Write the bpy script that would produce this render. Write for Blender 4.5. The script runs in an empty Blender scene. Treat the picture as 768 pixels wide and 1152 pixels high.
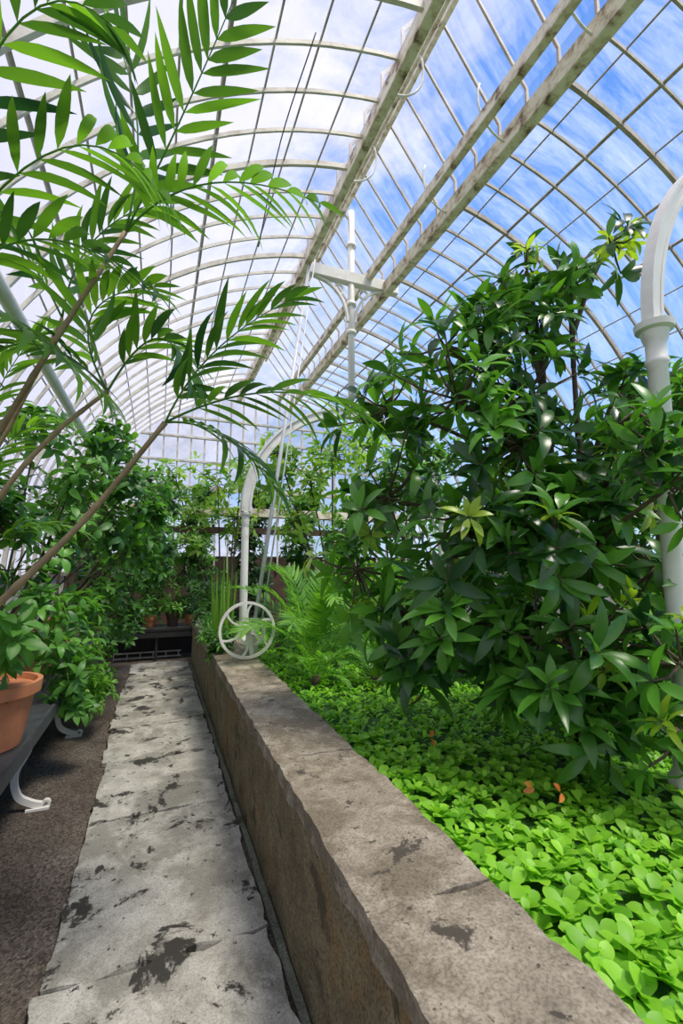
import bpy, bmesh, math, random
import numpy as np
from mathutils import Vector, noise
random.seed(11)
COL = bpy.context.scene.collection

# ------------------------------------------------------------------ materials
def new_mat(name):
    m = bpy.data.materials.new(name); m.use_nodes = True
    nt = m.node_tree; nt.nodes.clear()
    out = nt.nodes.new('ShaderNodeOutputMaterial')
    return m, nt, out
def N(nt, t, **kw):
    return nt.nodes.new(t)
def ramp(nt, src, stops, interp='LINEAR'):
    r = nt.nodes.new('ShaderNodeValToRGB'); r.color_ramp.interpolation = interp
    el = r.color_ramp.elements
    while len(el) < len(stops): el.new(.5)
    for e, (p, c) in zip(el, stops):
        e.position = p; e.color = (*c, 1) if len(c) == 3 else c
    nt.links.new(src, r.inputs[0]); return r
def noise_tex(nt, scale, detail=6, rough=.6, vec=None, dist=0):
    n = nt.nodes.new('ShaderNodeTexNoise'); n.inputs['Scale'].default_value = scale
    n.inputs['Detail'].default_value = detail; n.inputs['Roughness'].default_value = rough
    n.inputs['Distortion'].default_value = dist
    if vec is None:
        tc = nt.nodes.new('ShaderNodeTexCoord'); vec = tc.outputs['Object']
    nt.links.new(vec, n.inputs['Vector']); return n
def bump(nt, src, strength, dist=.01):
    b = nt.nodes.new('ShaderNodeBump'); b.inputs['Strength'].default_value = strength
    b.inputs['Distance'].default_value = dist
    nt.links.new(src, b.inputs['Height']); return b
def leaf_mat(name, dark, light, rough=.38, trans=.28, tcol=None):
    m, nt, out = new_mat(name)
    at = nt.nodes.new('ShaderNodeAttribute'); at.attribute_name = 'var'
    r = ramp(nt, at.outputs['Fac'], [(0, dark), (1, light)])
    p = N(nt, 'ShaderNodeBsdfPrincipled'); p.inputs['Roughness'].default_value = rough
    nt.links.new(r.outputs[0], p.inputs['Base Color'])
    t = N(nt, 'ShaderNodeBsdfTranslucent')
    mx = nt.nodes.new('ShaderNodeMixRGB'); mx.blend_type = 'MULTIPLY'; mx.inputs[0].default_value = 1
    mx.inputs[2].default_value = (*(tcol or (2.2, 2.2, .9)), 1)
    nt.links.new(r.outputs[0], mx.inputs[1]); nt.links.new(mx.outputs[0], t.inputs['Color'])
    ms = N(nt, 'ShaderNodeMixShader'); ms.inputs[0].default_value = trans
    nt.links.new(p.outputs[0], ms.inputs[1]); nt.links.new(t.outputs[0], ms.inputs[2])
    nt.links.new(ms.outputs[0], out.inputs[0]); return m
def rough_mat(name, stops, scale=8, rough=.8, bstr=.3, bscale=40, metallic=0, detail=8, dist=0, bd=.01):
    m, nt, out = new_mat(name)
    n = noise_tex(nt, scale, detail, .65, dist=dist)
    r = ramp(nt, n.outputs['Fac'], stops)
    p = N(nt, 'ShaderNodeBsdfPrincipled'); p.inputs['Roughness'].default_value = rough
    p.inputs['Metallic'].default_value = metallic
    nt.links.new(r.outputs[0], p.inputs['Base Color'])
    n2 = noise_tex(nt, bscale, 5, .6)
    b = bump(nt, n2.outputs['Fac'], bstr, bd); nt.links.new(b.outputs[0], p.inputs['Normal'])
    nt.links.new(p.outputs[0], out.inputs[0]); return m

M_bush = leaf_mat('magnolia_leaf', (.014, .06, .014), (.12, .33, .035), .3, .28)
M_bushlt = leaf_mat('young_leaf', (.14, .28, .02), (.36, .5, .05), .35, .35)
M_palm = leaf_mat('palm_leaf', (.01, .05, .018), (.15, .34, .03), .36, .36)
M_mid = leaf_mat('mid_leaf', (.022, .09, .02), (.13, .34, .045), .45, .32)
M_dark = leaf_mat('dark_leaf', (.012, .048, .014), (.06, .17, .03), .45, .28)
M_pale = leaf_mat('pale_leaf', (.08, .22, .03), (.3, .48, .08), .45, .4)
M_fern = leaf_mat('fern_leaf', (.04, .16, .02), (.24, .5, .05), .45, .35)
M_lett = leaf_mat('lettuce_leaf', (.08, .3, .012), (.33, .66, .04), .5, .35, (1.6, 1.6, .8))
M_or = leaf_mat('orange_leaf', (.6, .14, .02), (.8, .3, .05), .5, .2, (1.1, 1, 1))
M_bark = rough_mat('bark', [(.3, (.05, .035, .025)), (.7, (.15, .11, .07))], 14, .85, .6, 60)
M_cane = rough_mat('palm_cane', [(.3, (.16, .11, .05)), (.7, (.42, .3, .16))], 9, .6, .3, 40)
M_green = rough_mat('green_stem', [(.3, (.06, .13, .03)), (.7, (.16, .28, .06))], 9, .5, .1, 40)
M_white = rough_mat('cream_paint', [(.25, (.5, .46, .38)), (.45, (.74, .72, .67)), (.8, (.82, .81, .77))], 5, .5, .08, 60)
M_rib = rough_mat('weathered_roof_paint', [(.3, (.4, .35, .28)), (.5, (.62, .58, .51)), (.75, (.75, .72, .67))], 6, .6, .15, 50)
M_purlin = rough_mat('weathered_glazing_bar', [(.3, (.24, .2, .16)), (.7, (.52, .46, .39))], 6, .6, .15, 50)
M_beam = rough_mat('peeling_beam_paint', [(.36, (.17, .11, .07)), (.43, (.52, .42, .3)), (.54, (.78, .71, .57)), (.8, (.86, .82, .72))], 7, .65, .25, 30)
M_steel = rough_mat('grey_steel', [(.3, (.55, .56, .58)), (.7, (.75, .76, .77))], 6, .45, .05, 50, 0)
M_terra = rough_mat('terracotta', [(.3, (.4, .13, .055)), (.7, (.62, .25, .11))], 6, .75, .15, 60)
M_pondbed = rough_mat('pond_bed', [(.3, (.01, .045, .006)), (.7, (.05, .16, .015))], 30, .7, .8, 60)
M_dark_wood = rough_mat('slate_grey_board', [(.3, (.02, .023, .026)), (.7, (.075, .08, .085))], 7, .55, .2, 60)
M_black = rough_mat('black_paint', [(.3, (.01, .01, .01)), (.7, (.03, .03, .03))], 7, .6, .1, 60)
M_brick = rough_mat('old_brick', [(.3, (.035, .02, .014)), (.7, (.11, .065, .045))], 5, .85, .3, 30)

# gravel floor
m, nt, out = new_mat('gravel_floor')
v = nt.nodes.new('ShaderNodeTexVoronoi'); v.inputs['Scale'].default_value = 90
tc = nt.nodes.new('ShaderNodeTexCoord'); nt.links.new(tc.outputs['Object'], v.inputs['Vector'])
n = noise_tex(nt, 3, 6, .6)
r1 = ramp(nt, v.outputs['Color'], [(.2, (.065, .052, .042)), (.8, (.22, .185, .15))])
r2 = ramp(nt, n.outputs['Fac'], [(.3, (.5, .45, .4)), (.7, (1, 1, 1))])
mx = nt.nodes.new('ShaderNodeMixRGB'); mx.blend_type = 'MULTIPLY'; mx.inputs[0].default_value = 1
nt.links.new(r1.outputs[0], mx.inputs[1]); nt.links.new(r2.outputs[0], mx.inputs[2])
p = N(nt, 'ShaderNodeBsdfPrincipled'); p.inputs['Roughness'].default_value = .9
nt.links.new(mx.outputs[0], p.inputs['Base Color'])
b = bump(nt, v.outputs['Distance'], .9, .012); nt.links.new(b.outputs[0], p.inputs['Normal'])
nt.links.new(p.outputs[0], out.inputs[0]); M_gravel = m

# stained stone: base mottling, soft patches, sharp stains, fine pits and grain
def stone(name, base, stain, thr=.62, sc=3.2, speck=.5, patch=None, pthr=.55, psc=1.6, dist=.9, pit=None):
    m, nt, out = new_mat(name)
    geo = nt.nodes.new('ShaderNodeNewGeometry')
    pos = geo.outputs['Position']
    n1 = noise_tex(nt, 7, 10, .72, pos)
    col = ramp(nt, n1.outputs['Fac'], base).outputs[0]
    def over(col, nz, t, soft, c):
        cc = ramp(nt, nz.outputs['Fac'], [(t - soft, (0, 0, 0)), (t + soft, (1, 1, 1))])
        k = nt.nodes.new('ShaderNodeMixRGB'); k.inputs[2].default_value = (*c, 1)
        nt.links.new(cc.outputs[0], k.inputs[0]); nt.links.new(col, k.inputs[1]); return k.outputs[0]
    if patch: col = over(col, noise_tex(nt, psc, 10, .72, pos, dist=.3), pthr, .045, patch)
    n3 = noise_tex(nt, 120, 3, .6, pos)
    c3 = ramp(nt, n3.outputs['Fac'], [(.36, (1 - speck,) * 3), (.56, (1, 1, 1))])
    mx = nt.nodes.new('ShaderNodeMixRGB'); mx.blend_type = 'MULTIPLY'; mx.inputs[0].default_value = 1
    nt.links.new(col, mx.inputs[1]); nt.links.new(c3.outputs[0], mx.inputs[2]); col = mx.outputs[0]
    if pit: col = over(col, noise_tex(nt, 22, 6, .65, pos, dist=.2), pit, .015, stain)
    nz = noise_tex(nt, sc, 12, .68, pos, dist=dist)
    col = over(col, nz, thr, .014, stain)
    p = N(nt, 'ShaderNodeBsdfPrincipled'); p.inputs['Roughness'].default_value = .8
    nt.links.new(col, p.inputs['Base Color'])
    b = bump(nt, n1.outputs['Fac'], .7, .035)
    b2 = bump(nt, n3.outputs['Fac'], .35, .004); nt.links.new(b.outputs[0], b2.inputs['Normal'])
    nt.links.new(b2.outputs[0], p.inputs['Normal']); nt.links.new(p.outputs[0], out.inputs[0]); return m
M_flag = stone('stained_flagstone', [(.3, (.28, .27, .22)), (.5, (.46, .445, .385)), (.7, (.62, .605, .54))], (.036, .033, .026), .572, 4.0, .3, (.28, .27, .225), .52, 2.4, .4, .645)
M_cope = stone('coping_stone', [(.3, (.2, .165, .12)), (.5, (.37, .315, .235)), (.7, (.54, .475, .375))], (.07, .058, .042), .61, 5, .4, (.21, .17, .115), .51, 3.4, .3, .64)
M_render = stone('damp_rendered_wall', [(.3, (.11, .085, .042)), (.5, (.23, .185, .1)), (.7, (.35, .29, .175))], (.07, .055, .028), .59, 4, .65, (.27, .165, .06), .57, 1.5, .3)
M_kerb = stone('mossy_kerb', [(.3, (.1, .11, .08)), (.7, (.25, .26, .2))], (.05, .07, .03), .6, 5, .5)

# dirty roof glass
def glass_mat(name, lo, hi, tint=(.97, .98, 1), tc=(.95, .95, .97), sc=1.6, stretch=(1, 1, 1)):
    m, nt, out = new_mat(name)
    geo = nt.nodes.new('ShaderNodeNewGeometry')
    mp = nt.nodes.new('ShaderNodeMapping'); mp.inputs['Scale'].default_value = stretch
    nt.links.new(geo.outputs['Position'], mp.inputs[0])
    n1 = noise_tex(nt, sc, 9, .72, mp.outputs[0], dist=.5)
    f = ramp(nt, n1.outputs['Fac'], [(.36, (lo,) * 3), (.68, (hi,) * 3)])
    tr = N(nt, 'ShaderNodeBsdfTransparent'); tr.inputs['Color'].default_value = (*tint, 1)
    tl = N(nt, 'ShaderNodeBsdfTranslucent'); tl.inputs['Color'].default_value = (*tc, 1)
    ms = N(nt, 'ShaderNodeMixShader')
    nt.links.new(f.outputs[0], ms.inputs[0]); nt.links.new(tr.outputs[0], ms.inputs[1]); nt.links.new(tl.outputs[0], ms.inputs[2])
    nt.links.new(ms.outputs[0], out.inputs[0]); return m
M_glassL = glass_mat('dusty_roof_glass', .1, .55, tc=(.54, .54, .61))
M_glassR = glass_mat('clear_roof_glass', .0, .3, tc=(.7, .72, .8), sc=2.2, stretch=(.5, 2.4, .5))

# ------------------------------------------------------------------ geometry helpers
def meta(o, label=None, category=None, kind=None, group=None):
    if label: o['label'] = label
    if category: o['category'] = category
    if kind: o['kind'] = kind
    if group: o['group'] = group
    return o
def empty(name, loc, label, category, group=None):
    e = bpy.data.objects.new(name, None); e.location = loc; e.empty_display_size = .1
    COL.objects.link(e); return meta(e, label, category, None, group)
def parent(ch, p):
    ch.parent = p
    ch.matrix_parent_inverse.identity()
    ch.location = Vector(ch.location) - p.location
    return ch
class Buf:
    def __init__(s): s.v = []; s.f = []; s.c = []; s.n = 0
    def add(s, v, f, c):
        s.v.append(np.asarray(v, float)); s.f.append(np.asarray(f) + s.n)
        s.c.append(np.full(len(v), float(c)) if np.isscalar(c) else np.asarray(c)); s.n += len(v)
    def obj(s, name, mat, smooth=True, origin=(0, 0, 0)):
        me = bpy.data.meshes.new(name)
        v = np.concatenate(s.v) - np.array(origin); f = np.concatenate(s.f); c = np.concatenate(s.c)
        me.vertices.add(len(v)); me.vertices.foreach_set('co', v.ravel())
        me.loops.add(f.size); me.loops.foreach_set('vertex_index', f.ravel().astype(np.int32))
        me.polygons.add(len(f)); me.polygons.foreach_set('loop_start', np.arange(0, f.size, 4, dtype=np.int32))
        try: me.polygons.foreach_set('loop_total', np.full(len(f), 4, dtype=np.int32))
        except Exception: pass
        me.update(calc_edges=True)
        me.polygons.foreach_set('use_smooth', np.full(len(f), smooth))
        a = me.attributes.new('var', 'FLOAT', 'POINT'); a.data.foreach_set('value', c.astype(np.float32))
        me.materials.append(mat); me.validate()
        o = bpy.data.objects.new(name, me); o.location = origin; COL.objects.link(o); return o
def nrm(a):
    a = np.asarray(a, float); l = np.linalg.norm(a); return a / l if l > 1e-9 else np.array([0, 0, 1.])
_ft = {}
def ftemp(n):
    if n not in _ft:
        f = []
        for i in range(n):
            a = 3 * i; f += [[a, a + 1, a + 4, a + 3], [a + 1, a + 2, a + 5, a + 4]]
        _ft[n] = np.array(f)
    return _ft[n]
def prof(shape, t):
    if shape == 'ell': return np.sin(np.pi * np.clip(t, 0, 1) ** .95) ** .85
    if shape == 'lance': return np.sin(np.pi * t ** .75) ** .9
    if shape == 'spoon': return .12 + .88 * np.sin(np.pi * np.clip(t, 0, 1) ** 1.7) ** .6 * (t < .999)
    if shape == 'blade': return np.maximum(0, 1 - t ** 2) * .9 + .1 * (t < .99)
def leaf(buf, pos, d, up, L, W, curve=.4, fold=.25, n=5, shape='ell', var=.5):
    d = nrm(d); up = np.asarray(up, float); nn = up - up.dot(d) * d
    if np.linalg.norm(nn) < 1e-3: nn = np.array([1., 0, 0]) - d[0] * d
    nn = nrm(nn); s = np.cross(d, nn)
    t = np.linspace(0, 1, n + 1); ang = -curve * t
    y = np.concatenate([[0], np.cumsum(np.cos(ang[:-1])) / n]); z = np.concatenate([[0], np.cumsum(np.sin(ang[:-1])) / n])
    w = prof(shape, t) * W / 2
    c = np.asarray(pos) + np.outer(y * L, d) + np.outer(z * L, nn)
    off = np.outer(w, s); lift = np.outer(w * fold, nn)
    v = np.stack([c - off + lift, c, c + off + lift], 1).reshape(-1, 3)
    buf.add(v, ftemp(n), var)
def tube(buf, pts, radii, sides=8, var=.5, flat=None):
    pts = [np.asarray(p, float) for p in pts]; n = len(pts)
    if np.isscalar(radii): radii = [radii] * n
    V = []; prev = None
    for i in range(n):
        t = nrm(pts[min(i + 1, n - 1)] - pts[max(i - 1, 0)])
        if prev is None:
            a = np.array([0, 0, 1.]) if abs(t[2]) < .9 else np.array([1., 0, 0])
        else: a = prev
        a = nrm(a - a.dot(t) * t); b = np.cross(t, a); prev = a
        for k in range(sides):
            th = 2 * math.pi * (k + .5) / sides
            V.append(pts[i] + radii[i] * (math.cos(th) * a + math.sin(th) * b))
    V0 = [pts[0]] * sides; V1 = [pts[-1]] * sides
    allv = V0 + V + V1; rings = n + 2; Fs = []
    for i in range(rings - 1):
        for k in range(sides):
            k2 = (k + 1) % sides
            Fs.append([i * sides + k, i * sides + k2, (i + 1) * sides + k2, (i + 1) * sides + k])
    buf.add(np.array(allv), np.array(Fs), var)
def bez(p0, p1, p2, n=16):
    """quadratic curve passing through p1 at its middle"""
    p0, p1, p2 = map(lambda p: np.asarray(p, float), (p0, p1, p2))
    c = 2 * p1 - .5 * (p0 + p2); t = np.linspace(0, 1, n)[:, None]
    return (1 - t) ** 2 * p0 + 2 * t * (1 - t) * c + t ** 2 * p2
def smooth_path(pts, n=8):
    pts = [np.asarray(p, float) for p in pts]; P = [2 * pts[0] - pts[1]] + pts + [2 * pts[-1] - pts[-2]]; o = []
    for i in range(1, len(P) - 2):
        for t in np.linspace(0, 1, n, endpoint=False):
            o.append(.5 * ((2 * P[i]) + (-P[i - 1] + P[i + 1]) * t + (2 * P[i - 1] - 5 * P[i] + 4 * P[i + 1] - P[i + 2]) * t * t + (-P[i - 1] + 3 * P[i] - 3 * P[i + 1] + P[i + 2]) * t ** 3))
    o.append(pts[-1]); return o
def lathe(name, prof_rz, origin, mat, sides=32):
    b = Buf(); V = []; Fs = []; n = len(prof_rz)
    for r, z in prof_rz:
        for k in range(sides):
            th = 2 * math.pi * k / sides; V.append((r * math.cos(th), r * math.sin(th), z))
    for i in range(n - 1):
        for k in range(sides):
            k2 = (k + 1) % sides; Fs.append([i * sides + k, i * sides + k2, (i + 1) * sides + k2, (i + 1) * sides + k])
    b.add(np.array(V) + np.array(origin), np.array(Fs), .5)
    o = b.obj(name, mat, True, origin)
    o.modifiers.new('e', 'EDGE_SPLIT').split_angle = math.radians(40)
    return o
def box(name, lo, hi, mat, bevel=.004):
    lo = np.array(lo, float); hi = np.array(hi, float); c = (lo + hi) / 2; c[2] = lo[2]
    bm = bmesh.new(); bmesh.ops.create_cube(bm, size=1)
    for v in bm.verts:
        v.co = Vector(((v.co.x) * (hi[0] - lo[0]), v.co.y * (hi[1] - lo[1]), (v.co.z + .5) * (hi[2] - lo[2])))
    if bevel: bmesh.ops.bevel(bm, geom=bm.edges[:], offset=bevel, segments=2, affect='EDGES')
    me = bpy.data.meshes.new(name); bm.to_mesh(me); bm.free(); me.materials.append(mat)
    o = bpy.data.objects.new(name, me); o.location = c; COL.objects.link(o); return o
def rough_box(name, lo, hi, mat, step=.06, amp=.006, seed=0, edgek=1.6):
    o = box(name, lo, hi, mat, 0); bm = bmesh.new(); bm.from_mesh(o.data)
    size = [hi[i] - lo[i] for i in range(3)]
    for ax in range(3):
        k = max(1, int(size[ax] / step)); base = -size[ax] / 2 if ax < 2 else 0
        for j in range(1, k):
            co = [0, 0, 0]; no = [0, 0, 0]; co[ax] = base + size[ax] * j / k; no[ax] = 1
            bmesh.ops.bisect_plane(bm, geom=bm.verts[:] + bm.edges[:] + bm.faces[:], plane_co=co, plane_no=no)
    for v in bm.verts:
        p = (v.co + o.location) * 9 + Vector((seed, 0, 0))
        d = noise.noise_vector(p) + .6 * noise.noise_vector(p * 2.7)
        edge = 0
        for ax in range(3):
            lo_ = -size[ax] / 2 if ax < 2 else 0; hi_ = lo_ + size[ax]
            if abs(v.co[ax] - lo_) < 1e-4 or abs(v.co[ax] - hi_) < 1e-4: edge += 1
        v.co += d * amp * (edgek if edge > 1 else .5)
    for f in bm.faces: f.smooth = True
    bm.to_mesh(o.data); bm.free()
    o.modifiers.new('e', 'EDGE_SPLIT').split_angle = math.radians(50)
    return o
def struct(o): o['kind'] = 'structure'; return o
def frame_sweep(buf, pts, side, w, h):
    """rectangular bar (w across 'side' direction, h in the remaining one) along pts"""
    pts = [np.asarray(p, float) for p in pts]; side = nrm(side); V = []
    for i, p in enumerate(pts):
        t = nrm(pts[min(i + 1, len(pts) - 1)] - pts[max(i - 1, 0)]); o = nrm(np.cross(t, side))
        for a, b2 in ((-1, -1), (1, -1), (1, 1), (-1, 1)): V.append(p + side * a * w / 2 + o * b2 * h / 2)
    Fs = []
    for i in range(len(pts) - 1):
        for k in range(4):
            k2 = (k + 1) % 4; Fs.append([4 * i + k, 4 * i + k2, 4 * i + 4 + k2, 4 * i + 4 + k])
    e = 4 * (len(pts) - 1); Fs += [[0, 3, 2, 1], [e, e + 1, e + 2, e + 3]]
    buf.add(np.array(V), np.array(Fs), .5)

# ------------------------------------------------------------------ camera (phone held at 1.5 m, aimed right of the aisle)
Fv = Vector((.369, .922, .115)).normalized(); Rv = Fv.cross(Vector((0, 0, 1))).normalized(); Uv = Rv.cross(Fv)
cam = bpy.data.cameras.new('camera'); co = bpy.data.objects.new('camera', cam); COL.objects.link(co)
from mathutils import Matrix
mw = Matrix((Rv, Uv, -Fv)).transposed().to_4x4(); mw.translation = Vector((0, 0, 1.5)); co.matrix_world = mw
cam.sensor_fit = 'VERTICAL'; cam.sensor_height = 36; cam.lens = 36 * 510 / 1152; cam.clip_start = .02
bpy.context.scene.camera = co

# ------------------------------------------------------------------ shell
XL, XR, YN, YF = -1.9, 7.1, -2.0, 11.5
CX, AX, ZS, BZ = 2.5, 4.4, 1.3, 4.55
XR = CX + AX
def vault(x_or_th, off=0):
    th = x_or_th
    return (CX + (AX - off) * math.cos(th), ZS + (BZ - off) * math.sin(th))
def th_of_x(x): return math.acos((x - CX) / AX)
struct(box('floor', (XL, YN, -.1), (XR, YF, 0), M_gravel, 0))
struct(box('wall_left', (XL - .15, YN, 0), (XL, YF, ZS), M_white, 0))
struct(box('wall_right', (XR, YN, 0), (XR + .15, YF, ZS), M_white, 0))
struct(box('wall_back', (XL, YF, 0), (XR, YF + .2, 1.7), M_brick, 0))
g = box('ground', (-60, -60, -.25), (60, 60, -.12), M_dark_wood, 0)
g.data.materials[0] = rough_mat('outside_grass', [(.3, (.03, .07, .02)), (.7, (.09, .16, .05))], 3, .9, .3, 20); struct(g)

BA, BB = 1.74, 3.1; BM = (BA + BB) / 2
tA, tB = th_of_x(BA), th_of_x(BB)
def skin(name, th0, th1, mat, n=20):
    b = Buf(); V = []; Fs = []
    for i in range(n + 1):
        th = th0 + (th1 - th0) * i / n; x, z = vault(th); V += [(x, YN, z), (x, YF, z)]
    for i in range(n): Fs.append([2 * i, 2 * i + 1, 2 * i + 3, 2 * i + 2])
    b.add(V, Fs, .5); o = b.obj(name, mat, True); return struct(o)
skin('window_1', math.pi, tA, M_glassL); skin('window_2', tB, 0, M_glassR)
zA = vault(tA)[1]; zB = vault(tB)[1]; LZ = 6.95
b = Buf(); b.add([(BA, YN, zA), (BA, YF, zA), (BA, YN, zA + .25), (BA, YF, zA + .25), (BM, YN, LZ), (BM, YF, LZ), (BB, YN, zB + .25), (BB, YF, zB + .25), (BB, YN, zB), (BB, YF, zB)],
                 [[0, 1, 3, 2], [2, 3, 5, 4], [4, 5, 7, 6], [6, 7, 9, 8]], .5)
struct(b.obj('window_3', M_glassR, False))
# gable glass
b = Buf(); V = []; Fs = []
ng = 30
for i in range(ng + 1):
    x, z = vault(math.pi * (1 - i / ng)); V += [(x, YF, 1.3), (x, YF, z)]
for i in range(ng): Fs.append([2 * i, 2 * i + 2, 2 * i + 3, 2 * i + 1])
b.add(V, Fs, .5); struct(b.obj('window_4', M_glassL, False))

tn = [0]
def trim(o):
    tn[0] += 1; o.name = 'trim_%d' % tn[0]; return struct(o)
# curved ribs
y = YN
k = 0
while y <= YF + .01:
    main = (k % 4 == 0)
    for side, (a, c) in enumerate(((math.pi, tA), (tB, 0))):
        b = Buf(); pts = [(vault(a + (c - a) * i / 26, .03)[0], y, vault(a + (c - a) * i / 26, .03)[1]) for i in range(27)]
        frame_sweep(b, pts, (0, 1, 0), .036 if main else .02, .055 if main else .035)
        trim(b.obj('trim', M_rib if side == 0 else M_purlin, False))
    b = Buf(); frame_sweep(b, [(BA, y, zA), (BA, y, zA + .25), (BM, y, LZ), (BB, y, zB + .25), (BB, y, zB)], (0, 1, 0), .022, .035)
    trim(b.obj('trim', M_purlin, False))
    y += .38; k += 1
# purlins
for th_deg in list(range(0, 82, 6)) + [180 - d for d in range(0, 82, 5)]:
    th = math.radians(th_deg); x, z = vault(th, .01)
    big = th_deg in (0, 180); b = Buf(); w = .09 if big else (.028 if th_deg % 18 == 0 or (180 - th_deg) % 20 == 0 else .014)
    frame_sweep(b, [(x, YN, z), (x, YF, z)], (math.sin(th), 0, -math.cos(th)), w, w * .8)
    trim(b.obj('trim', M_purlin, False))
for x, z, w, h in ((BA, zA - .06, .09, .18), (BB, zB - .06, .12, .2), (2.8, zA + .1, .085, .14), (2.08, zA + .5, .035, .05), (BM, LZ - .03, .05, .08)):
    trim(box('trim', (x - w / 2, YN, z - h / 2), (x + w / 2, YF, z + h / 2), M_beam, .006))
# gable mullions and transoms
for i in range(1, 28):
    x = XL + (XR - XL) * i / 28; z = ZS + BZ * math.sqrt(max(0, 1 - ((x - CX) / AX) ** 2))
    trim(box('trim', (x - .018, YF - .06, 1.3), (x + .018, YF, z), M_rib, 0))
for z, h, w in ((2.75, .14, .1), (3.35, .12, .1), (4.0, .05, .05), (4.6, .05, .05), (5.1, .05, .05)):
    hx = AX * math.sqrt(max(0, 1 - ((z - ZS) / BZ) ** 2))
    trim(box('trim', (CX - hx, YF - .1, z - h / 2), (CX + hx, YF - .02, z + h / 2), M_rib, .005))
# lintel beam above the planting at the far end
trim(box('trim', (XL + .1, 8.75, 2.42), (5.5, 8.87, 2.58), M_beam, .006))
trim(box('trim', (XL + .1, 8.75, 2.08), (5.5, 8.83, 2.2), M_brick, .006))

# ------------------------------------------------------------------ path, wall, coping
ys = [-1.2, -.2, .8, 2.0, 3.1, 3.95, 4.7, 5.5, 6.4, 7.6]
for i in range(len(ys) - 1):
    o = rough_box('paving_slab', (-.325 + .02 * math.sin(i * 5), ys[i] + .007, .002), (.475, ys[i + 1] - .007, .035), M_flag, .05, .01, i, 1.8)
    o.rotation_euler = (0.004 * math.sin(i * 3), 0.003 * math.cos(i * 7), 0.012 * math.sin(i * 4 + 1) - .006)
    meta(o, 'worn pale grey stone paving slab with black stains', 'paving slab', None, 'paving slabs of the path')
o = rough_box('kerb_strip', (.492, -1.2, .002), (.522, 7.6, .022), M_kerb, .1, .003); meta(o, 'thin mossy grey kerb strip beside the bed wall', 'kerb')
o = rough_box('planter_wall', (.53, -1.2, .0), (.84, 7.34, .568), M_render, .12, .005); meta(o, 'low brown damp rendered wall edging the planting bed', 'wall')
cs = [-1.2, 0.1, 1.1, 2.05, 3.1, 4.45, 5.5, 6.5, 7.6]
CT = .648
for i in range(len(cs) - 1):
    o = rough_box('coping_stone', (.512, cs[i] + .004, .576), (.88, cs[i + 1] - .004, CT), M_cope, .028, .006, i * 3, 1.5)
    meta(o, 'weathered brown sandstone coping slab on the low wall', 'coping stone', None, 'coping stones of the bed wall')
meta(box('planter_wall', (4.72, -1.2, 0), (4.95, 7.34, .6), M_render), 'low rendered wall along the other side of the bed', 'wall')
meta(box('planter_wall', (.53, 7.36, 0), (4.95, 7.6, .56), M_render), 'low rendered wall closing the end of the bed', 'wall')
o = box('pond_bed', (.86, -1.2, 0), (4.70, 7.32, .525), M_pondbed, 0); meta(o, 'dark green water surface of the raised bed', 'pond')

# ------------------------------------------------------------------ water lettuce
def rosette(seed, full=True):
    r = random.Random(seed); b = Buf(); k = r.randint(10, 14)
    for i in range(k):
        th = i * 2.4 + r.uniform(-.4, .4); inner = i / k
        el = .12 + .85 * inner + r.uniform(-.15, .3)
        d = (math.cos(th) * math.cos(el), math.sin(th) * math.cos(el), math.sin(el))
        L = (.084 - .036 * inner) * r.uniform(.75, 1.15)
        o_ = (r.uniform(-.02, .02), r.uniform(-.02, .02), 0)
        leaf(b, o_, d, (0, 0, 1), L, L * .58, r.uniform(.3, .8), .25, 9 if full else 4, 'spoon', .3 + .5 * inner + r.uniform(-.3, .3))
    return b
ros = []
for i in range(9):
    o = rosette(i).obj('water_lettuce', M_lett); ros.append(o.data); bpy.data.objects.remove(o)
cand = []
yy = -.1
while yy < 7.2:
    xx = .925 + random.uniform(0, .04)
    step = .078 if yy < 2.6 else .095
    while xx < 4.6:
        cand.append((max(.92, xx + random.uniform(-.035, .035)), yy + random.uniform(-.035, .035))); xx += step
    yy += step * .95
def dist(c): return math.hypot(c[0], c[1])
def inview(c):
    x, y = c; f = .369 * x + .922 * y; r_ = .928 * x - .371 * y
    return f > .25 and abs(r_) < f * .85
vis = sorted([c for c in cand if inview(c)], key=dist); near = vis[:295]; nearset = set(near)
for c in near:
    o = bpy.data.objects.new('water_lettuce', random.choice(ros)); s = random.uniform(.7, 1.15) * (1.05 if dist(c) < 1.7 else .85)
    o.location = (c[0], c[1], .532 + random.uniform(0, .025)); o.rotation_euler = (random.uniform(-.2, .2), random.uniform(-.2, .2), random.uniform(0, 6.28)); o.scale = (s, s, s)
    COL.objects.link(o); meta(o, 'bright green floating water lettuce rosette', 'water plant', None, 'water lettuce covering the bed')
B = Buf()
for c in cand:
    if c in nearset or c[1] < -.1: continue
    r_ = random
    for i in range(11):
        th = i * 2.4 + r_.uniform(-.5, .5); el = r_.uniform(.1, 1.1)
        L = r_.uniform(.026, .054)
        leaf(B, (c[0] + r_.uniform(-.035, .035), c[1] + r_.uniform(-.035, .035), .535 + r_.uniform(0, .02)), (math.cos(th) * math.cos(el), math.sin(th) * math.cos(el), math.sin(el)), (0, 0, 1), L, L * .62, .4, .3, 4, 'spoon', r_.uniform(0, 1))
meta(B.obj('water_lettuce_carpet', M_lett), 'dense carpet of small bright green floating leaves', 'water plant', 'stuff')

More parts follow.
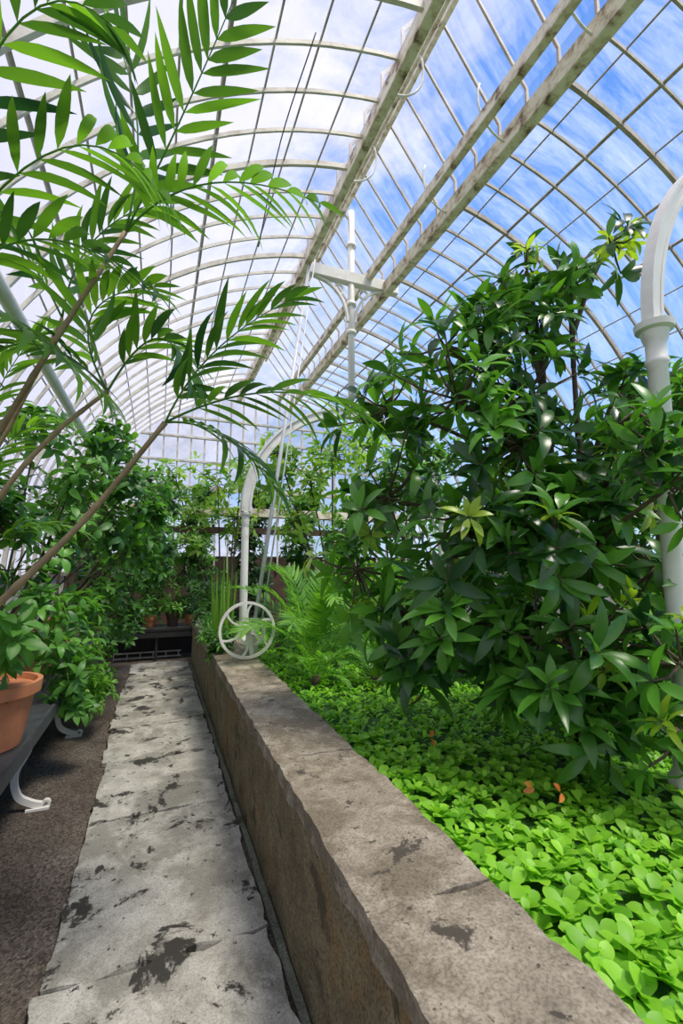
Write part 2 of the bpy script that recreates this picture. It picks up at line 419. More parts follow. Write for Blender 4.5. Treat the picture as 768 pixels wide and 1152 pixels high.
# ------------------------------------------------------------------ shrub maker
def rdir(r=random):
    while True:
        v = np.array([r.uniform(-1, 1) for _ in range(3)]); l = np.linalg.norm(v)
        if .05 < l < 1: return v / l
def whorl(buf, p, axis, k, L, W, droop, spread, shape='ell', lo=0., hi=1.):
    axis = nrm(axis); a = nrm(np.cross(axis, [.3, .2, 1])); c = np.cross(axis, a); ph = random.uniform(0, 6.28)
    base = random.uniform(lo, hi)
    for i in range(k):
        th = ph + 2 * math.pi * i / k + random.uniform(-.45, .45)
        rad = math.cos(th) * a + math.sin(th) * c
        d = rad * spread + axis * random.uniform(-.1, 1.2)
        l = L * random.uniform(.6, 1.2)
        leaf(buf, p + rad * .008 - axis * random.uniform(0, .25) * L, d, axis + np.array([0, 0, .4]), l, W * random.uniform(.8, 1.1), droop * random.uniform(.3, 1.7), .28, 5, shape, min(1, max(0, base + random.uniform(-.25, .25))))
def shrub(name, base, blobs, mat, label, cat='shrub', L=.09, W=.035, per=40, k=6, droop=.6, spread=1, shape='ell', stem_r=.02, stem_mat=None, pot=None, twig=True, lo=0, hi=1, group=None, potmat=None):
    base = np.array(base, float)
    root = empty(name, tuple(base), label, cat, group)
    S = Buf(); Lf = Buf()
    for (cx, cy, cz, r) in blobs:
        c = np.array([cx, cy, cz]); mid = (base * .5 + c * .5) + np.array([random.uniform(-.1, .1), random.uniform(-.1, .1), .08])
        st = base + np.array([random.uniform(-.03, .03), random.uniform(-.03, .03), 0.0])
        path = smooth_path([st, mid, c], 5); tube(S, path, list(np.linspace(stem_r, stem_r * .45, len(path))), 7)
        for j in range(per):
            d = rdir(); rr = r * (random.random() ** .45) * (1.3 if random.random() < .15 else 1); tip = c + d * rr * np.array([1, 1, .9])
            ax = nrm(d * .8 + np.array([0, 0, .7]))
            if twig and j % 2 == 0: tube(S, [c + d * rr * .1, c + d * rr * .6 + np.array([0, 0, -.02]), tip], [stem_r * .35, stem_r * .25, stem_r * .15], 5)
            whorl(Lf, tip, ax, k, L, W, droop, spread, shape, lo, hi)
    if S.n: parent(S.obj('stem', stem_mat or M_bark, True, tuple(base)), root)
    parent(Lf.obj('foliage', mat, True, tuple(base)), root)
    if pot:
        pr, ph = pot; z0 = -ph
        o = lathe('pot', [(0.001, z0), (pr * .7, z0), (pr * .9, -.06), (pr * 1.0, -.06), (pr * 1.02, 0.0), (pr * .92, 0.0), (pr * .88, -.03), (0.001, -.025)], (0, 0, 0), potmat or M_terra)
        o.location = (0, 0, 0); o.parent = root
    return root

# main bush: (x, y, z, radius)
bl = [(2.19, 1.82, 3.22, .16), (1.85, 1.93, 3.05, .17), (2.42, 1.72, 3.4, .15), (1.95, 1.92, 3.25, .12), (2.02, 1.9, 2.9, .2), (1.45, 2.05, 2.72, .22), (1.7, 1.95, 2.72, .22), (1.42, 1.91, 2.36, .27), (1.85, 1.84, 2.45, .26), (2.3, 1.85, 2.1, .28), (2.33, 1.65, 1.95, .26), (1.2, 2.28, 1.88, .28), (1.42, 1.89, 1.75, .28), (1.6, 1.75, 1.64, .27), (1.95, 1.62, 1.6, .26), (1.1, 2.49, 1.47, .26), (1.24, 2.16, 1.25, .26), (1.46, 1.9, 1.22, .27), (1.66, 1.65, 1.17, .25), (1.93, 1.6, 1.19, .26), (1.62, 1.65, .95, .18), (1.8, 1.5, .95, .2), (1.72, 1.5, .8, .15), (2.0, 1.42, .95, .2), (2.4, 1.6, 1.48, .28), (1.2, 2.25, 2.4, .24), (1.9, 2.1, 1.9, .3), (2.0, 2.2, 2.5, .24), (2.0, 2.3, 1.3, .3),
      (1.88, 1.185, 2.0, .17), (1.86, 1.17, 1.8, .16), (1.88, 1.18, 1.12, .17), (1.84, 1.17, .88, .15), (1.62, 1.55, 1.6, .2), (1.95, 1.33, 2.18, .13), (1.65, 1.75, 2.1, .25), (2.1, 1.7, 1.8, .25), (1.25, 2.1, 1.0, .16), (2.2, 1.6, 2.4, .15)]
base = np.array([2.25, 2.0, .525]); root = empty('magnolia_bush', tuple(base), 'large evergreen bush with glossy dark green whorled leaves', 'bush')
S = Buf(); Lf = Buf(); Yg = Buf()
trunk = smooth_path([base, (2.2, 1.98, 1.1), (2.1, 1.95, 1.9), (2.05, 1.95, 2.8)], 6); tube(S, trunk, list(np.linspace(.055, .018, len(trunk))), 10)
trunk2 = smooth_path([base + [.06, .03, 0], (2.32, 1.95, 1.2), (2.3, 1.93, 2.0), (2.2, 1.85, 3.0)], 6); tube(S, trunk2, list(np.linspace(.04, .01, len(trunk2))), 9)
for (cx, cy, cz, rad) in bl:
    c = np.array([cx, cy, cz])
    anc = min(trunk + trunk2, key=lambda p: np.linalg.norm(p - c + np.array([0, 0, .5])))
    path = smooth_path([anc, (anc + c) / 2 + [0, 0, .06], c], 5); tube(S, path, list(np.linspace(.016, .008, len(path))), 7)
    for j in range(int((13 if cz > 2.2 else 16) * (rad / .28) ** 1.3) + 1):
        d = rdir(); rr = rad * (random.random() ** .4) * (1.5 if random.random() < .25 else 1.1); tip = c + d * rr
        tube(S, [c + d * .02, c + d * rr * .5 - [0, 0, .02], tip], [.007, .006, .004], 5)
        young = random.random() < (.35 if cz > 2.9 else .07)
        near_ = cy < 1.36; ls = .8 if near_ else 1
        whorl(Yg if young else Lf, tip, nrm(d * 1.0 + np.array([0, -.1, .55])), random.randint(6, 9), (.2 if not young else .14) * ls, (.056 if not young else .038) * ls, .95, .9, 'ell')
parent(S.obj('branches', M_bark, True, tuple(base)), root); parent(Lf.obj('foliage', M_bush, True, tuple(base)), root)
o = parent(Yg.obj('young_foliage', M_bushlt, True, tuple(base)), root); o['label'] = 'yellowish green young leaves'
for i, p in enumerate([(1.46, 1.4, .64), (1.42, 1.5, .62), (1.33, 2.1, .62), (1.6, 2.7, .61)]):
    b = Buf()
    for j in range(2): leaf(b, (p[0] + .01 * j, p[1], p[2] - .01 * j), (random.uniform(-.6, .6), random.uniform(-.6, .2), .35 - .4 * j), (0, -1, .6), .05, .022, .8, .2, 5, 'ell', random.random())
    meta(b.obj('fallen_leaf', M_or), 'curled orange dead leaf lying on the water lettuce', 'leaf', None, 'dead leaves on the bed')

# ------------------------------------------------------------------ tall palm at the bench
pb = np.array([-1.0, 2.45, .88]); root = empty('palm', tuple(pb), 'tall palm with tan canes and dark feathery fronds in a pot', 'palm')
def frond(p0, p1, p2, ll=.24, lw=.036, n=12, name='frond', par=root, org=pb, mat=M_palm, ang=.95, rw=.005, start=.12, var0=0, droop=.7, sag=.1, jit=.12):
    P = bez(p0, p1, p2, 40); b = Buf(); tube(b, P[::3], list(np.linspace(rw, rw * .35, len(P[::3]))), 6, .7)
    roll = random.uniform(-.5, .5)
    for i in range(n):
        t = start + (1 - start) * (i + .5) / n; idx = min(38, int(t * 39)); p = P[idx]; T = nrm(P[idx + 1] - P[idx])
        view = nrm(np.array([roll * .6, -roll * .2, 1.])); side = nrm(np.cross(T, view)); upv = np.cross(side, T)
        l = ll * (.45 + .75 * math.sin(math.pi * min(1, t * .8 + .12)))
        fv = min(1, max(0, var0 + random.uniform(0, .6) + (.4 if random.random() < .12 else 0)))
        for s in (-1, 1):
            a = ang * (1 - .5 * t) + random.uniform(-jit, jit) * .6
            d = T * math.cos(a) + side * s * math.sin(a) + upv * (.15 + random.uniform(-jit, jit)) - np.array([0, 0, sag])
            leaf(b, p, d, upv - side * s * .25, l * random.uniform(.85, 1.1), lw * random.uniform(.85, 1.1), droop * random.uniform(.4, 1.6), .2, 6, 'lance', fv + random.uniform(-.08, .08))
    leaf(b, P[-1], nrm(P[-1] - P[-3]), (0, 0, 1), ll * .5, lw, .3, .2, 6, 'lance', .5)
    return parent(b.obj(name, mat, True, tuple(org)), par)
def cane(pts, r0=.017, r1=.010):
    b = Buf(); P = smooth_path(pts, 10); R = list(np.linspace(r0, r1, len(P)))
    for i in range(0, len(P), 5): R[i] *= 1.22
    tube(b, P, R, 9); parent(b.obj('cane', M_cane, True, tuple(pb)), root)
cane([pb + [.02, .0, 0], (-.74, 2.25, 1.17), (-.49, 2.05, 1.42), (-.26, 1.98, 1.69), (-.0, 1.88, 2.06)])
cane([pb + [-.03, 0, 0], (-.85, 2.25, 1.55), (-.57, 2.01, 2.01), (-.37, 1.88, 2.38), (-.18, 1.86, 2.81)], .014, .008)
cane([pb + [0, .04, 0], (-.87, 2.33, 1.27), (-.58, 2.1, 1.76), (-.41, 2.05, 2.01), (-.23, 2.06, 2.22)], .013, .008)
cane([pb + [.0, -.04, 0], (-.9, 2.2, 1.6), (-.75, 2.0, 2.1), (-.7, 1.85, 2.45)], .013, .009)
cane([pb + [-.02, .03, 0], (-.85, 2.4, 1.6), (-.62, 2.3, 2.1), (-.45, 2.25, 2.6)], .011, .006)
fr = [((0, 1.88, 2.06), (.36, 1.67, 2.16), (.68, 1.5, 2.06)), ((0, 1.88, 2.06), (.21, 1.75, 1.99), (.4, 1.65, 1.77)), ((0, 1.88, 2.06), (.17, 1.78, 2.34), (.44, 1.59, 2.52)),
      ((-.18, 1.86, 2.81), (.1, 1.63, 2.92), (.47, 1.39, 2.77)), ((-.18, 1.86, 2.81), (.01, 1.63, 3.17), (.18, 1.41, 3.54)), ((-.18, 1.86, 2.81), (-.17, 1.79, 3.34), (-.39, 1.82, 3.83)),
      ((-.8, 1.9, 2.4), (-.38, 1.61, 2.86), (-.02, 1.49, 2.68)), ((-.7, 1.85, 2.45), (-.42, 1.76, 2.64), (-.04, 1.63, 2.45)),
      ((-.23, 2.06, 2.22), (-.05, 1.96, 2.44), (.09, 1.88, 2.24)), ((-.23, 2.06, 2.22), (-.3, 2.0, 2.5), (-.07, 1.85, 2.6)), ((-.7, 1.85, 2.45), (-.41, 1.7, 2.25), (-.18, 1.63, 2.04)),
      ((-.8, 1.9, 2.4), (-.5, 1.45, 3.0), (-.2, 1.35, 3.1)),
      ((-.45, 2.25, 2.6), (-.35, 2.2, 2.95), (-.1, 2.1, 3.15)), ((-.45, 2.25, 2.6), (-.65, 2.2, 2.9), (-.85, 2.1, 2.95)),
      ((-.23, 2.06, 2.22), (-.45, 2.0, 2.35), (-.65, 1.98, 2.25))]
for i, (a_, b_, c_) in enumerate(fr): frond(a_, b_, c_, var0=.35 if i in (3, 6, 9) else .05, sag=.25 if i in (0, 3) else .08)
o = lathe('pot', [(.001, -.32), (.14, -.32), (.19, -.05), (.21, -.05), (.215, 0), (.195, 0), (.19, -.03), (.001, -.02)], (0, 0, 0), M_terra); o.parent = root

# ------------------------------------------------------------------ bench
root = empty('plant_bench', (-1.25, 4.0, 0), 'long dark slate topped staging bench on curled cream iron legs', 'bench')
def ch(o, nm=None):
    if nm: o.name = nm
    return parent(o, root)
ch(box('tabletop', (-1.86, .8, .5), (-.63, 7.2, .55), M_dark_wood)); ch(box('front_board', (-.63, .8, .478), (-.608, 7.2, .562), M_dark_wood))
for ly in (2.35, 3.47, 4.75, 5.9, 7.0):
    b = Buf()
    P = smooth_path([(-.69, ly, .5), (-.70, ly, .36), (-.76, ly, .22), (-.74, ly, .1), (-.67, ly, .045), (-.60, ly, .02)], 6)
    frame_sweep(b, P, (0, 1, 0), .03, .036)
    P = smooth_path([(-.76, ly, .22), (-.83, ly, .34), (-.91, ly, .4), (-1.04, ly, .43)], 5); frame_sweep(b, P, (0, 1, 0), .02, .02)
    P = [(-.585 + .018 * math.cos(a), ly, .03 + .018 * math.sin(a)) for a in np.linspace(-1.6, 2.4, 10)]; frame_sweep(b, P, (0, 1, 0), .026, .014)
    frame_sweep(b, [(-.69, ly, .008), (-.565, ly, .008)], (0, 1, 0), .055, .014)
    ch(b.obj('leg', M_white, False, (-.67, ly, 0)))
    ch(box('rear_leg', (-1.8, ly - .02, 0), (-1.75, ly + .02, .5), M_black))
# pot nearest the viewer
shrub('potted_plant', (-.82, 3.0, .88), [(-.80, 2.85, 1.18, .16), (-.9, 3.0, 1.1, .2), (-.72, 2.9, 1.02, .1), (-.68, 2.8, 1.2, .14)], M_mid, 'terracotta pot with a small leafy green plant on the bench', 'potted plant', L=.15, W=.06, per=8, k=4, droop=.8, pot=(.25, .325), stem_r=.01, stem_mat=M_green, lo=.4)
shrub('potted_shrub', (-.95, 3.95, .80), [(-.72, 3.85, 1.0, .26), (-.58, 3.8, .82, .2), (-.58, 3.95, .62, .16), (-.6, 4.05, 1.15, .2), (-.75, 3.75, 1.25, .15), (-.52, 3.9, .5, .1)], M_mid, 'bright green leafy pot plant spilling over the bench edge', 'potted plant', L=.12, W=.05, per=20, k=4, droop=1.2, pot=(.16, .24), stem_r=.01, stem_mat=M_green, lo=.3)
shrub('potted_shrub', (-.95, 4.75, .80), [(-.6, 4.6, .8, .25), (-.52, 4.5, .5, .2), (-.55, 5.0, .8, .25), (-.5, 4.9, .5, .2), (-.65, 4.9, 1.1, .25), (-.5, 4.7, .35, .15)], M_fern, 'lime green trailing pot plant hanging over the bench', 'potted plant', L=.09, W=.03, per=26, k=6, droop=1.2, pot=(.15, .24), stem_r=.008, stem_mat=M_green, lo=0, hi=.7)
shrub('potted_shrub', (-1.2, 4.4, .85), [(-.8, 4.4, 2.0, .45), (-.4, 4.5, 1.9, .35), (-.85, 4.4, 1.6, .35), (-.65, 4.3, 2.35, .35), (-.25, 4.6, 2.25, .25), (-.25, 4.7, 1.6, .25), (-.95, 4.2, 2.6, .3), (-.45, 4.5, 2.65, .2), (-.1, 4.8, 2.0, .15)], M_mid, 'tall soft leafy shrub arching from a pot on the bench', 'potted plant', L=.15, W=.065, per=28, k=4, droop=1.3, pot=(.18, .29), stem_r=.011, lo=0, hi=.9)
shrub('potted_shrub', (-1.45, 3.6, .85), [(-1.2, 3.5, 1.5, .4), (-1.4, 3.5, 2.1, .45), (-1.2, 3.5, 1.2, .3), (-1.5, 3.6, 2.7, .35), (-1.0, 3.4, 1.8, .3)], M_mid, 'leafy shrub in a pot on the bench', 'potted plant', L=.13, W=.05, per=50, k=6, droop=.9, pot=(.18, .29), hi=.6)
shrub('potted_shrub', (-1.0, 5.5, .85), [(-.35, 5.4, 1.6, .35), (-.6, 5.5, 1.2, .3), (-.1, 5.6, 1.9, .3), (-.8, 5.5, 2.0, .4), (-.15, 5.5, 2.4, .3), (-.05, 5.7, 1.5, .22)], M_mid, 'green shrub leaning over the path from the bench', 'potted plant', L=.12, W=.05, per=38, k=5, droop=1.1, pot=(.18, .29), lo=.1, hi=1)
shrub('potted_shrub', (-1.1, 6.5, .85), [(-.5, 6.6, 1.3, .4), (-.3, 6.7, 2.0, .45), (-1.0, 6.5, 2.3, .5), (-.6, 6.5, 2.8, .4), (-.4, 6.5, .8, .3), (.0, 6.9, 1.7, .25), (.1, 6.8, 2.4, .3)], M_mid, 'green shrub at the far part of the bench', 'potted plant', L=.12, W=.05, per=50, k=6, pot=(.18, .29), hi=.6)
shrub('potted_shrub', (-1.5, 2.7, .85), [(-1.5, 2.7, 1.5, .25), (-1.35, 2.7, 2.2, .35), (-1.4, 2.7, 2.7, .3), (-1.15, 2.75, 1.9, .25), (-1.0, 2.75, 1.6, .2), (-.95, 2.8, 1.35, .18)], M_mid, 'climbing plant with broad leaves against the glass wall', 'potted plant', L=.16, W=.065, per=26, k=4, droop=1.1, pot=(.18, .29), hi=.6)
pb2 = np.array([-1.2, 3.3, .85]); root2 = empty('palm', tuple(pb2), 'slender young palm with thin arching fronds in a pot', 'palm')
for (a_, b_, c_) in [((-1.2, 3.3, .85), (-.95, 3.1, 2.0), (-.5, 2.9, 2.3)), ((-1.2, 3.3, .85), (-1.0, 3.2, 2.3), (-.65, 3.0, 2.9)), ((-1.2, 3.3, .85), (-.9, 3.2, 1.6), (-.45, 3.1, 1.7)), ((-1.2, 3.3, .85), (-1.2, 3.1, 2.2), (-1.1, 2.9, 2.9))]:
    frond(a_, b_, c_, .22, .03, 16, 'frond', root2, pb2, M_palm, start=.45, var0=.3)
o = lathe('pot', [(.001, -.29), (.12, -.29), (.16, -.05), (.18, -.05), (.185, 0), (.165, 0), (.16, -.03), (.001, -.02)], (0, 0, 0), M_terra); o.parent = root2

# ------------------------------------------------------------------ end table
root = empty('end_table', (.0, 8.1, 0), 'low black table with slatted rack beneath, closing the path', 'table')
ch(box('tabletop', (-.75, 7.8, .46), (.75, 8.4, .5), M_black)); ch(box('apron', (-.74, 7.81, .36), (.74, 7.83, .46), M_black))
for x in (-.7, .0, .66):
    for yv in (7.85, 8.34): ch(box('leg', (x, yv, 0), (x + .04, yv + .04, .46), M_black))
ch(box('back_panel', (-.7, 8.3, 0.01), (.66, 8.32, .46), M_black))
ch(box('rack_slat', (-.6, 8.04, .1), (.4, 8.06, .12), M_rib)); ch(box('rack_slat', (-.6, 8.04, .02), (.4, 8.06, .04), M_rib))
for i in range(6): ch(box('rack_upright', (-.6 + .19 * i, 8.062, .0), (-.585 + .19 * i, 8.072, .12), M_rib))
for i, (x, c) in enumerate(((-.45, M_dark), (-.1, M_mid), (.25, M_fern), (.55, M_dark))):
    shrub('potted_shrub', (x, 8.1 + .06 * (i % 2), .72 - .05 * (i % 2)), [(x, 8.05, .85, .2), (x, 8.15, 1.25, .25), (x, 8.2, 1.6, .2)], c, 'small pot plant standing on the black end table', 'potted plant', L=.13, W=.035, per=20, k=6, droop=1.1, pot=(.11, .22 - .05 * (i % 2)), stem_r=.01, group='small pot plants on the end table', potmat=M_terra if i in (1, 3) else M_brick, hi=.7)
GB = 'shrubs behind the end table'
for i, x in enumerate((-1.15, -.2, .75, 1.8, 2.9, 4.0)):
    shrub('background_shrub', (x, 9.6, 0), [(x, 9.6, .7, .42), (x + .06, 9.5, 1.3, .42), (x - .06, 9.7, 1.9, .4), (x, 9.6, 2.4, .38), (x + .1, 9.6, 2.85, .3)], (M_dark, M_mid, M_mid, M_dark, M_mid, M_fern)[i], 'dense green shrub behind the end table', 'shrub', L=.15, W=.065, per=65, k=6, twig=False, group=GB, hi=.8)

# ------------------------------------------------------------------ planting in the bed
def crown(name, base, n, length, mat, label, el0=.5, el1=1.3, ll=.12, lw=.018, nl=18, sagf=.35, az=None, cat='fern'):
    base = np.array(base, float); r = empty(name, tuple(base), label, cat)
    for i in range(n):
        th = i * 2.4 + random.uniform(-.2, .2) if az is None else random.uniform(*az)
        el = random.uniform(el0, el1); L = length * random.uniform(.8, 1.1)
        d = np.array([math.cos(th) * math.cos(el), math.sin(th) * math.cos(el), math.sin(el)])
        tip = base + d * L - np.array([0, 0, sagf * L * random.uniform(.6, 1.2)]); mid = base + d * L * .55
        frond(base, mid, tip, ll, lw, nl, 'frond', r, base, mat, 1.15, .005, .15, .1, .3, 0, jit=.06)
    b = Buf(); tube(b, [base - [0, 0, .03], base + [0, 0, .05]], [.05, .03], 10); parent(b.obj('crown', M_bark, True, tuple(base)), r)
crown('cycad', (1.42, 4.3, .56), 17, 1.25, M_fern, 'bright green feathery cycad growing in the bed', .5, 1.35, .22, .024, 26, .3, cat='cycad')
crown('cycad', (2.2, 4.5, .56), 12, 1.4, M_fern, 'lime green feathery cycad behind the bush', .7, 1.35, .24, .026, 26, .3, cat='cycad')
crown('fern', (1.22, 3.6, .56), 13, .5, M_fern, 'low bright green fern by the coping', .35, 1.2, .08, .014, 16)
crown('fern', (1.7, 3.5, .56), 12, .5, M_mid, 'low green fern in the bed', .35, 1.2, .09, .014, 16)
crown('fern', (1.3, 5.2, .56), 12, .5, M_mid, 'green fern near the iron column', .35, 1.2, .1, .016, 16)
# spiky plant on the wall
r = empty('snake_plant', (.64, 4.85, CT), 'clump of tall upright sword shaped leaves on the wall', 'plant'); b = Buf()
for i in range(24):
    th = random.uniform(0, 6.28); q = random.uniform(0, .1); lean = random.uniform(.02, .22)
    leaf(b, (.62 + q * math.cos(th), 4.85 + q * math.sin(th), CT), (lean * math.cos(th), lean * math.sin(th), 1), (math.cos(th), math.sin(th), 0), random.uniform(.5, 1.05), .04, .12, .3, 7, 'blade', random.random() * .7)
parent(b.obj('foliage', M_pale, True, (.64, 4.85, CT)), r)
shrub('trailing_plant', (.66, 4.7, CT), [(.62, 4.65, .78, .13), (.57, 4.9, .78, .16), (.6, 5.3, .82, .18), (.57, 4.7, .64, .08)], M_mid, 'low green trailing plant over the end of the wall', 'plant', L=.09, W=.02, per=40, k=7, stem_r=.006, twig=False)
shrub('trailing_plant', (.68, 5.9, CT), [(.62, 5.8, .9, .22), (.66, 6.4, 1.05, .27), (.66, 7, 1.15, .32)], M_dark, 'dark bushy plants along the far end of the wall', 'plant', L=.1, W=.03, per=50, k=7, stem_r=.006, twig=False)
shrub('small_tree', (1.0, 8.2, .0), [(.9, 8.1, 2.9, .5), (.5, 8.1, 2.5, .4), (1.3, 8.1, 3.2, .45), (1.2, 8.0, 2.3, .4), (.2, 8.2, 3.0, .4), (.5, 8.1, 1.9, .35)], M_pale, 'airy pale green small tree near the far gable', 'tree', L=.17, W=.07, per=24, k=5, stem_r=.02, droop=.9)
shrub('small_tree', (2.7, 7.0, .53), [(2.6, 6.9, 3.3, .6), (2.2, 6.9, 2.9, .5), (3.2, 7.0, 3.5, .6), (2.0, 6.8, 2.2, .5), (1.7, 7.0, 3.3, .4), (1.6, 6.9, 2.7, .4)], M_pale, 'pale yellow green tree in the middle of the bed', 'tree', L=.17, W=.07, per=38, k=5, stem_r=.025)
shrub('bed_shrub', (2.8, 5.2, .53), [(2.2, 5.3, 1.8, .35), (2.7, 5.2, 2.0, .45), (3.0, 5.0, 2.7, .45), (3.3, 5.0, 2.4, .45), (3.4, 5.1, 3.0, .35), (2.7, 5.2, 2.5, .35)], M_mid, 'mid green shrub behind the large bush', 'shrub', L=.13, W=.05, per=50, k=6, stem_r=.018)
shrub('bed_shrub', (3.2, 3.4, .53), [(2.9, 3.3, 1.0, .4), (3.2, 3.3, 1.6, .5), (2.6, 3.5, 1.5, .45), (3.2, 3.4, 2.3, .45), (2.3, 3.3, 1.0, .35)], M_mid, 'green shrub growing behind the large bush', 'shrub', L=.14, W=.05, per=60, k=7, stem_r=.03, hi=.5)
shrub('bed_shrub', (4.2, 2.8, .53), [(4.1, 2.7, 2.6, .5), (4.25, 2.8, 3.1, .4), (4.1, 2.9, 1.6, .45), (4.1, 2.5, 1.0, .4)], M_fern, 'lighter green shrub at the edge of the bed', 'shrub', L=.17, W=.06, per=50, k=7, stem_r=.03, hi=.6)
shrub('bed_shrub', (3.3, 1.5, .53), [(3.0, 1.5, 1.1, .35), (3.3, 1.5, 1.7, .4), (3.2, 1.7, 2.4, .35)], M_mid, 'green shrub beside the iron column', 'shrub', L=.16, W=.055, per=60, k=7, stem_r=.03, hi=.7)

# ------------------------------------------------------------------ iron arches
def arch_frame(xc, yv, spring, rad, zb, crown_post, label, shaft=.055, w=.1, h=.09, right=True, capk=1.0):
    root = empty('iron_arch', (xc, yv, zb), label, 'arch')
    def P(o): return parent(o, root)
    for sx in ((-1, 1) if right else (-1,)):
        cx = xc + sx * rad; hh = spring - zb; s = shaft; k_ = capk
        P(lathe('column', [(s * 1.9, 0), (s * 1.9, .06), (s * 1.4, .09), (s * 1.4, .14), (s * 1.05, .18), (s * 1.0, .3), (s * .92, hh - .22), (s * 1.25 * k_, hh - .21), (s * 1.25 * k_, hh - .19), (s * .95, hh - .18), (s * .95, hh - .11), (s * 1.3 * k_, hh - .09), (s * 1.5 * k_, hh - .05), (s * 2.0 * k_, hh - .04), (s * 2.1 * k_, hh - .01), (s * 1.6 * k_, hh), (.001, hh)], (cx, yv, zb), M_white, 24))
    b = Buf(); pts = [(xc + rad * math.cos(math.pi * (1 - i / 48)), yv, spring + rad * math.sin(math.pi * (1 - i / 48))) for i in range(49)]
    frame_sweep(b, pts, (0, 1, 0), w, h * .6)
    for rr, ww in ((rad + h * .45, w * 1.35), (rad - h * .42, w * 1.2)):
        pts = [(xc + rr * math.cos(math.pi * (1 - i / 48)), yv, spring + rr * math.sin(math.pi * (1 - i / 48))) for i in range(49)]
        frame_sweep(b, pts, (0, 1, 0), ww, h * .28)
    P(b.obj('arch', M_white, False, (xc, yv, spring)))
    if crown_post:
        b = Buf(); top = LZ - .05; z0 = spring + rad
        tube(b, [(xc, yv, z0 + .03), (xc, yv, top)], .05, 12)
        for zz in (z0 + .12, 4.9, 5.35, 6.3): tube(b, [(xc, yv, zz), (xc, yv, zz + .06)], .075, 12)
        P(b.obj('crown_post', M_white, True, (xc, yv, z0)))
        P(box('crossbar', (1.76, yv - .06, 5.7), (3.3, yv + .06, 5.88), M_white, .01))
        b = Buf()
        for sx in (-1, 1):
            pts = [(xc + sx * (.06 + .5 * (1 - math.cos(a))), yv, 5.1 + .59 * math.sin(a)) for a in np.linspace(0, math.pi / 2, 14)]
            frame_sweep(b, pts, (0, 1, 0), .05, .035)
            pts = [(xc + sx * (.2 + .07 * math.cos(a)), yv, 5.58 + .07 * math.sin(a)) for a in np.linspace(0, 6.28, 20)]
            frame_sweep(b, pts, (0, 1, 0), .03, .02)
        P(b.obj('bracket', M_white, False, (xc, yv, 5)))
    return root
arch_frame(2.52, 5.9, 2.18, 1.5, .53, True, 'white cast iron arch on columns with crown post and crossbar', .05, .12, .11, capk=.7)
arch_frame(3.35, 1.35, 2.65, 1.2, .53, False, 'cream painted iron arch on slender columns with moulded capitals', .046, .045, .072, capk=.88)

# ------------------------------------------------------------------ winding wheels
def wheel(cx, cy, cz, R, label, spokes=6, stand=True):
    root = empty('hand_wheel', (cx, cy, CT), label, 'wheel')
    def ring(r, w, h):
        b = Buf(); frame_sweep(b, [(cx + r * math.cos(a), cy, cz + r * math.sin(a)) for a in np.linspace(0, 2 * math.pi, 49)], (0, 1, 0), w, h); return b
    b = ring(R - .012, .024, .024); parent(b.obj('rim', M_white, False, (cx, cy, cz)), root)
    b = Buf(); tube(b, [(cx, cy - .03, cz), (cx, cy + .03, cz)], .036, 16)
    tube(b, [(cx, cy - .05, cz), (cx, cy - .028, cz)], .018, 12); parent(b.obj('hub', M_white, True, (cx, cy, cz)), root)
    for i in range(spokes):
        a = 2 * math.pi * i / spokes + .3; b = Buf()
        pts = [(cx + r * math.cos(a + .25 * math.sin(math.pi * r / R)), cy, cz + r * math.sin(a + .25 * math.sin(math.pi * r / R))) for r in np.linspace(.03, R - .02, 8)]
        frame_sweep(b, pts, (0, 1, 0), .015, .018); parent(b.obj('spoke', M_white, False, (cx, cy, cz)), root)
    if stand:
        b = Buf(); frame_sweep(b, [(cx + .02, cy + .05, cz), (cx + .06, cy + .07, CT + .03), (cx + .06, cy + .07, CT)], (0, 1, 0), .025, .04); frame_sweep(b, [(cx, cy + .025, cz), (cx, cy + .06, cz)], (1, 0, 0), .03, .03)
        parent(b.obj('stand', M_white, False, (cx, cy, CT)), root)
wheel(.77, 4.22, CT + .262, .255, 'white spoked iron winding wheel standing on the coping')
wheel(.84, 4.38, CT + .22, .13, 'small white spoked gear wheel behind the winding wheel', 5)
for dx, rr in ((0, .022), (.07, .009)):
    b = Buf(); tube(b, [(.88 + dx, 4.5, CT + .2), (1.78 + dx, 5.62, 5.74)], rr, 8)
    meta(b.obj('control_rod', M_steel), 'pale metal rod running from winding wheel to roof beam', 'rod', None, 'winding rods')
b = Buf(); tube(b, smooth_path([(.85, 2.6, 5.15), (.7, 2.95, 4.6), (.6, 3.2, 3.9)], 6), .005, 6); meta(b.obj('hanging_cable', M_black), 'thin black cable hanging from the roof glazing', 'cable')
# curved stay rods between the ridge beams
for i, yv in enumerate((2.2, 3.2, 4.2)):
    for sx in (-1, 1):
        b = Buf(); pts = [(BM + sx * (.66 - .35 * math.sin(a)), yv, 5.72 + .38 * (1 - math.cos(a))) for a in np.linspace(0, 2.0, 12)]
        tube(b, pts, .011, 7); meta(b.obj('stay_rod', M_white), 'thin curved white iron stay between the ridge beams', 'rod', None, 'curved stays below the ridge')
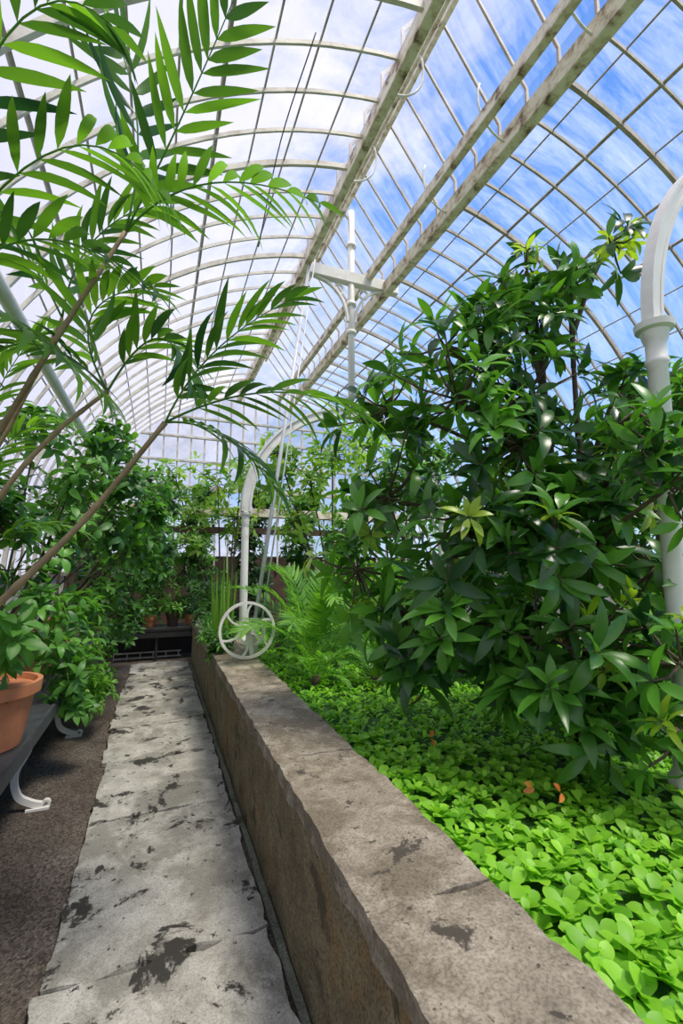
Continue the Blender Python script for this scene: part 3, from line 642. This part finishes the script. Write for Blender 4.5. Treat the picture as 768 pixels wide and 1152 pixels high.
# pipe along left side
b = Buf(); tube(b, [(-1.0, YN, 3.23), (-1.0, 9.5, 3.23)], .05, 14); meta(b.obj('heating_pipe', M_white), 'cream painted pipe running along the glass wall', 'pipe')

# ------------------------------------------------------------------ light
sun = bpy.data.lights.new('sun', 'SUN'); sun.energy = 4.8; sun.angle = math.radians(16); sun.color = (1, .92, .79)
so = bpy.data.objects.new('sun', sun); COL.objects.link(so)
so.rotation_euler = Vector((-.3, .35, -1)).to_track_quat('-Z', 'Y').to_euler()
w = bpy.data.worlds.new('sky'); bpy.context.scene.world = w; w.use_nodes = True; nt = w.node_tree; nt.nodes.clear()
out = nt.nodes.new('ShaderNodeOutputWorld'); bg = nt.nodes.new('ShaderNodeBackground')
tc = nt.nodes.new('ShaderNodeTexCoord'); sep = nt.nodes.new('ShaderNodeSeparateXYZ'); nt.links.new(tc.outputs['Generated'], sep.inputs[0])
blue = ramp(nt, sep.outputs['Z'], [(0, (.5, .66, .86)), (.3, (.19, .4, .83)), (.9, (.08, .22, .66))])
mp = nt.nodes.new('ShaderNodeMapping'); mp.inputs['Scale'].default_value = (1, 1, 2.0); nt.links.new(tc.outputs['Generated'], mp.inputs[0])
cl = noise_tex(nt, 2.6, 9, .6, mp.outputs[0], .6)
ma = nt.nodes.new('ShaderNodeMath'); ma.operation = 'MULTIPLY_ADD'; nt.links.new(sep.outputs['X'], ma.inputs[0]); ma.inputs[1].default_value = -.5; nt.links.new(cl.outputs['Fac'], ma.inputs[2])
cf = ramp(nt, ma.outputs[0], [(.27, (0, 0, 0)), (.5, (.92, .92, .92))])
mx = nt.nodes.new('ShaderNodeMixRGB'); nt.links.new(cf.outputs[0], mx.inputs[0]); nt.links.new(blue.outputs[0], mx.inputs[1]); mx.inputs[2].default_value = (.72, .71, .84, 1)
nt.links.new(mx.outputs[0], bg.inputs[0]); bg.inputs[1].default_value = 1.0; nt.links.new(bg.outputs[0], out.inputs[0])
vs = bpy.context.scene.view_settings; vs.view_transform = 'Standard'; vs.look = 'None'; vs.exposure = .42
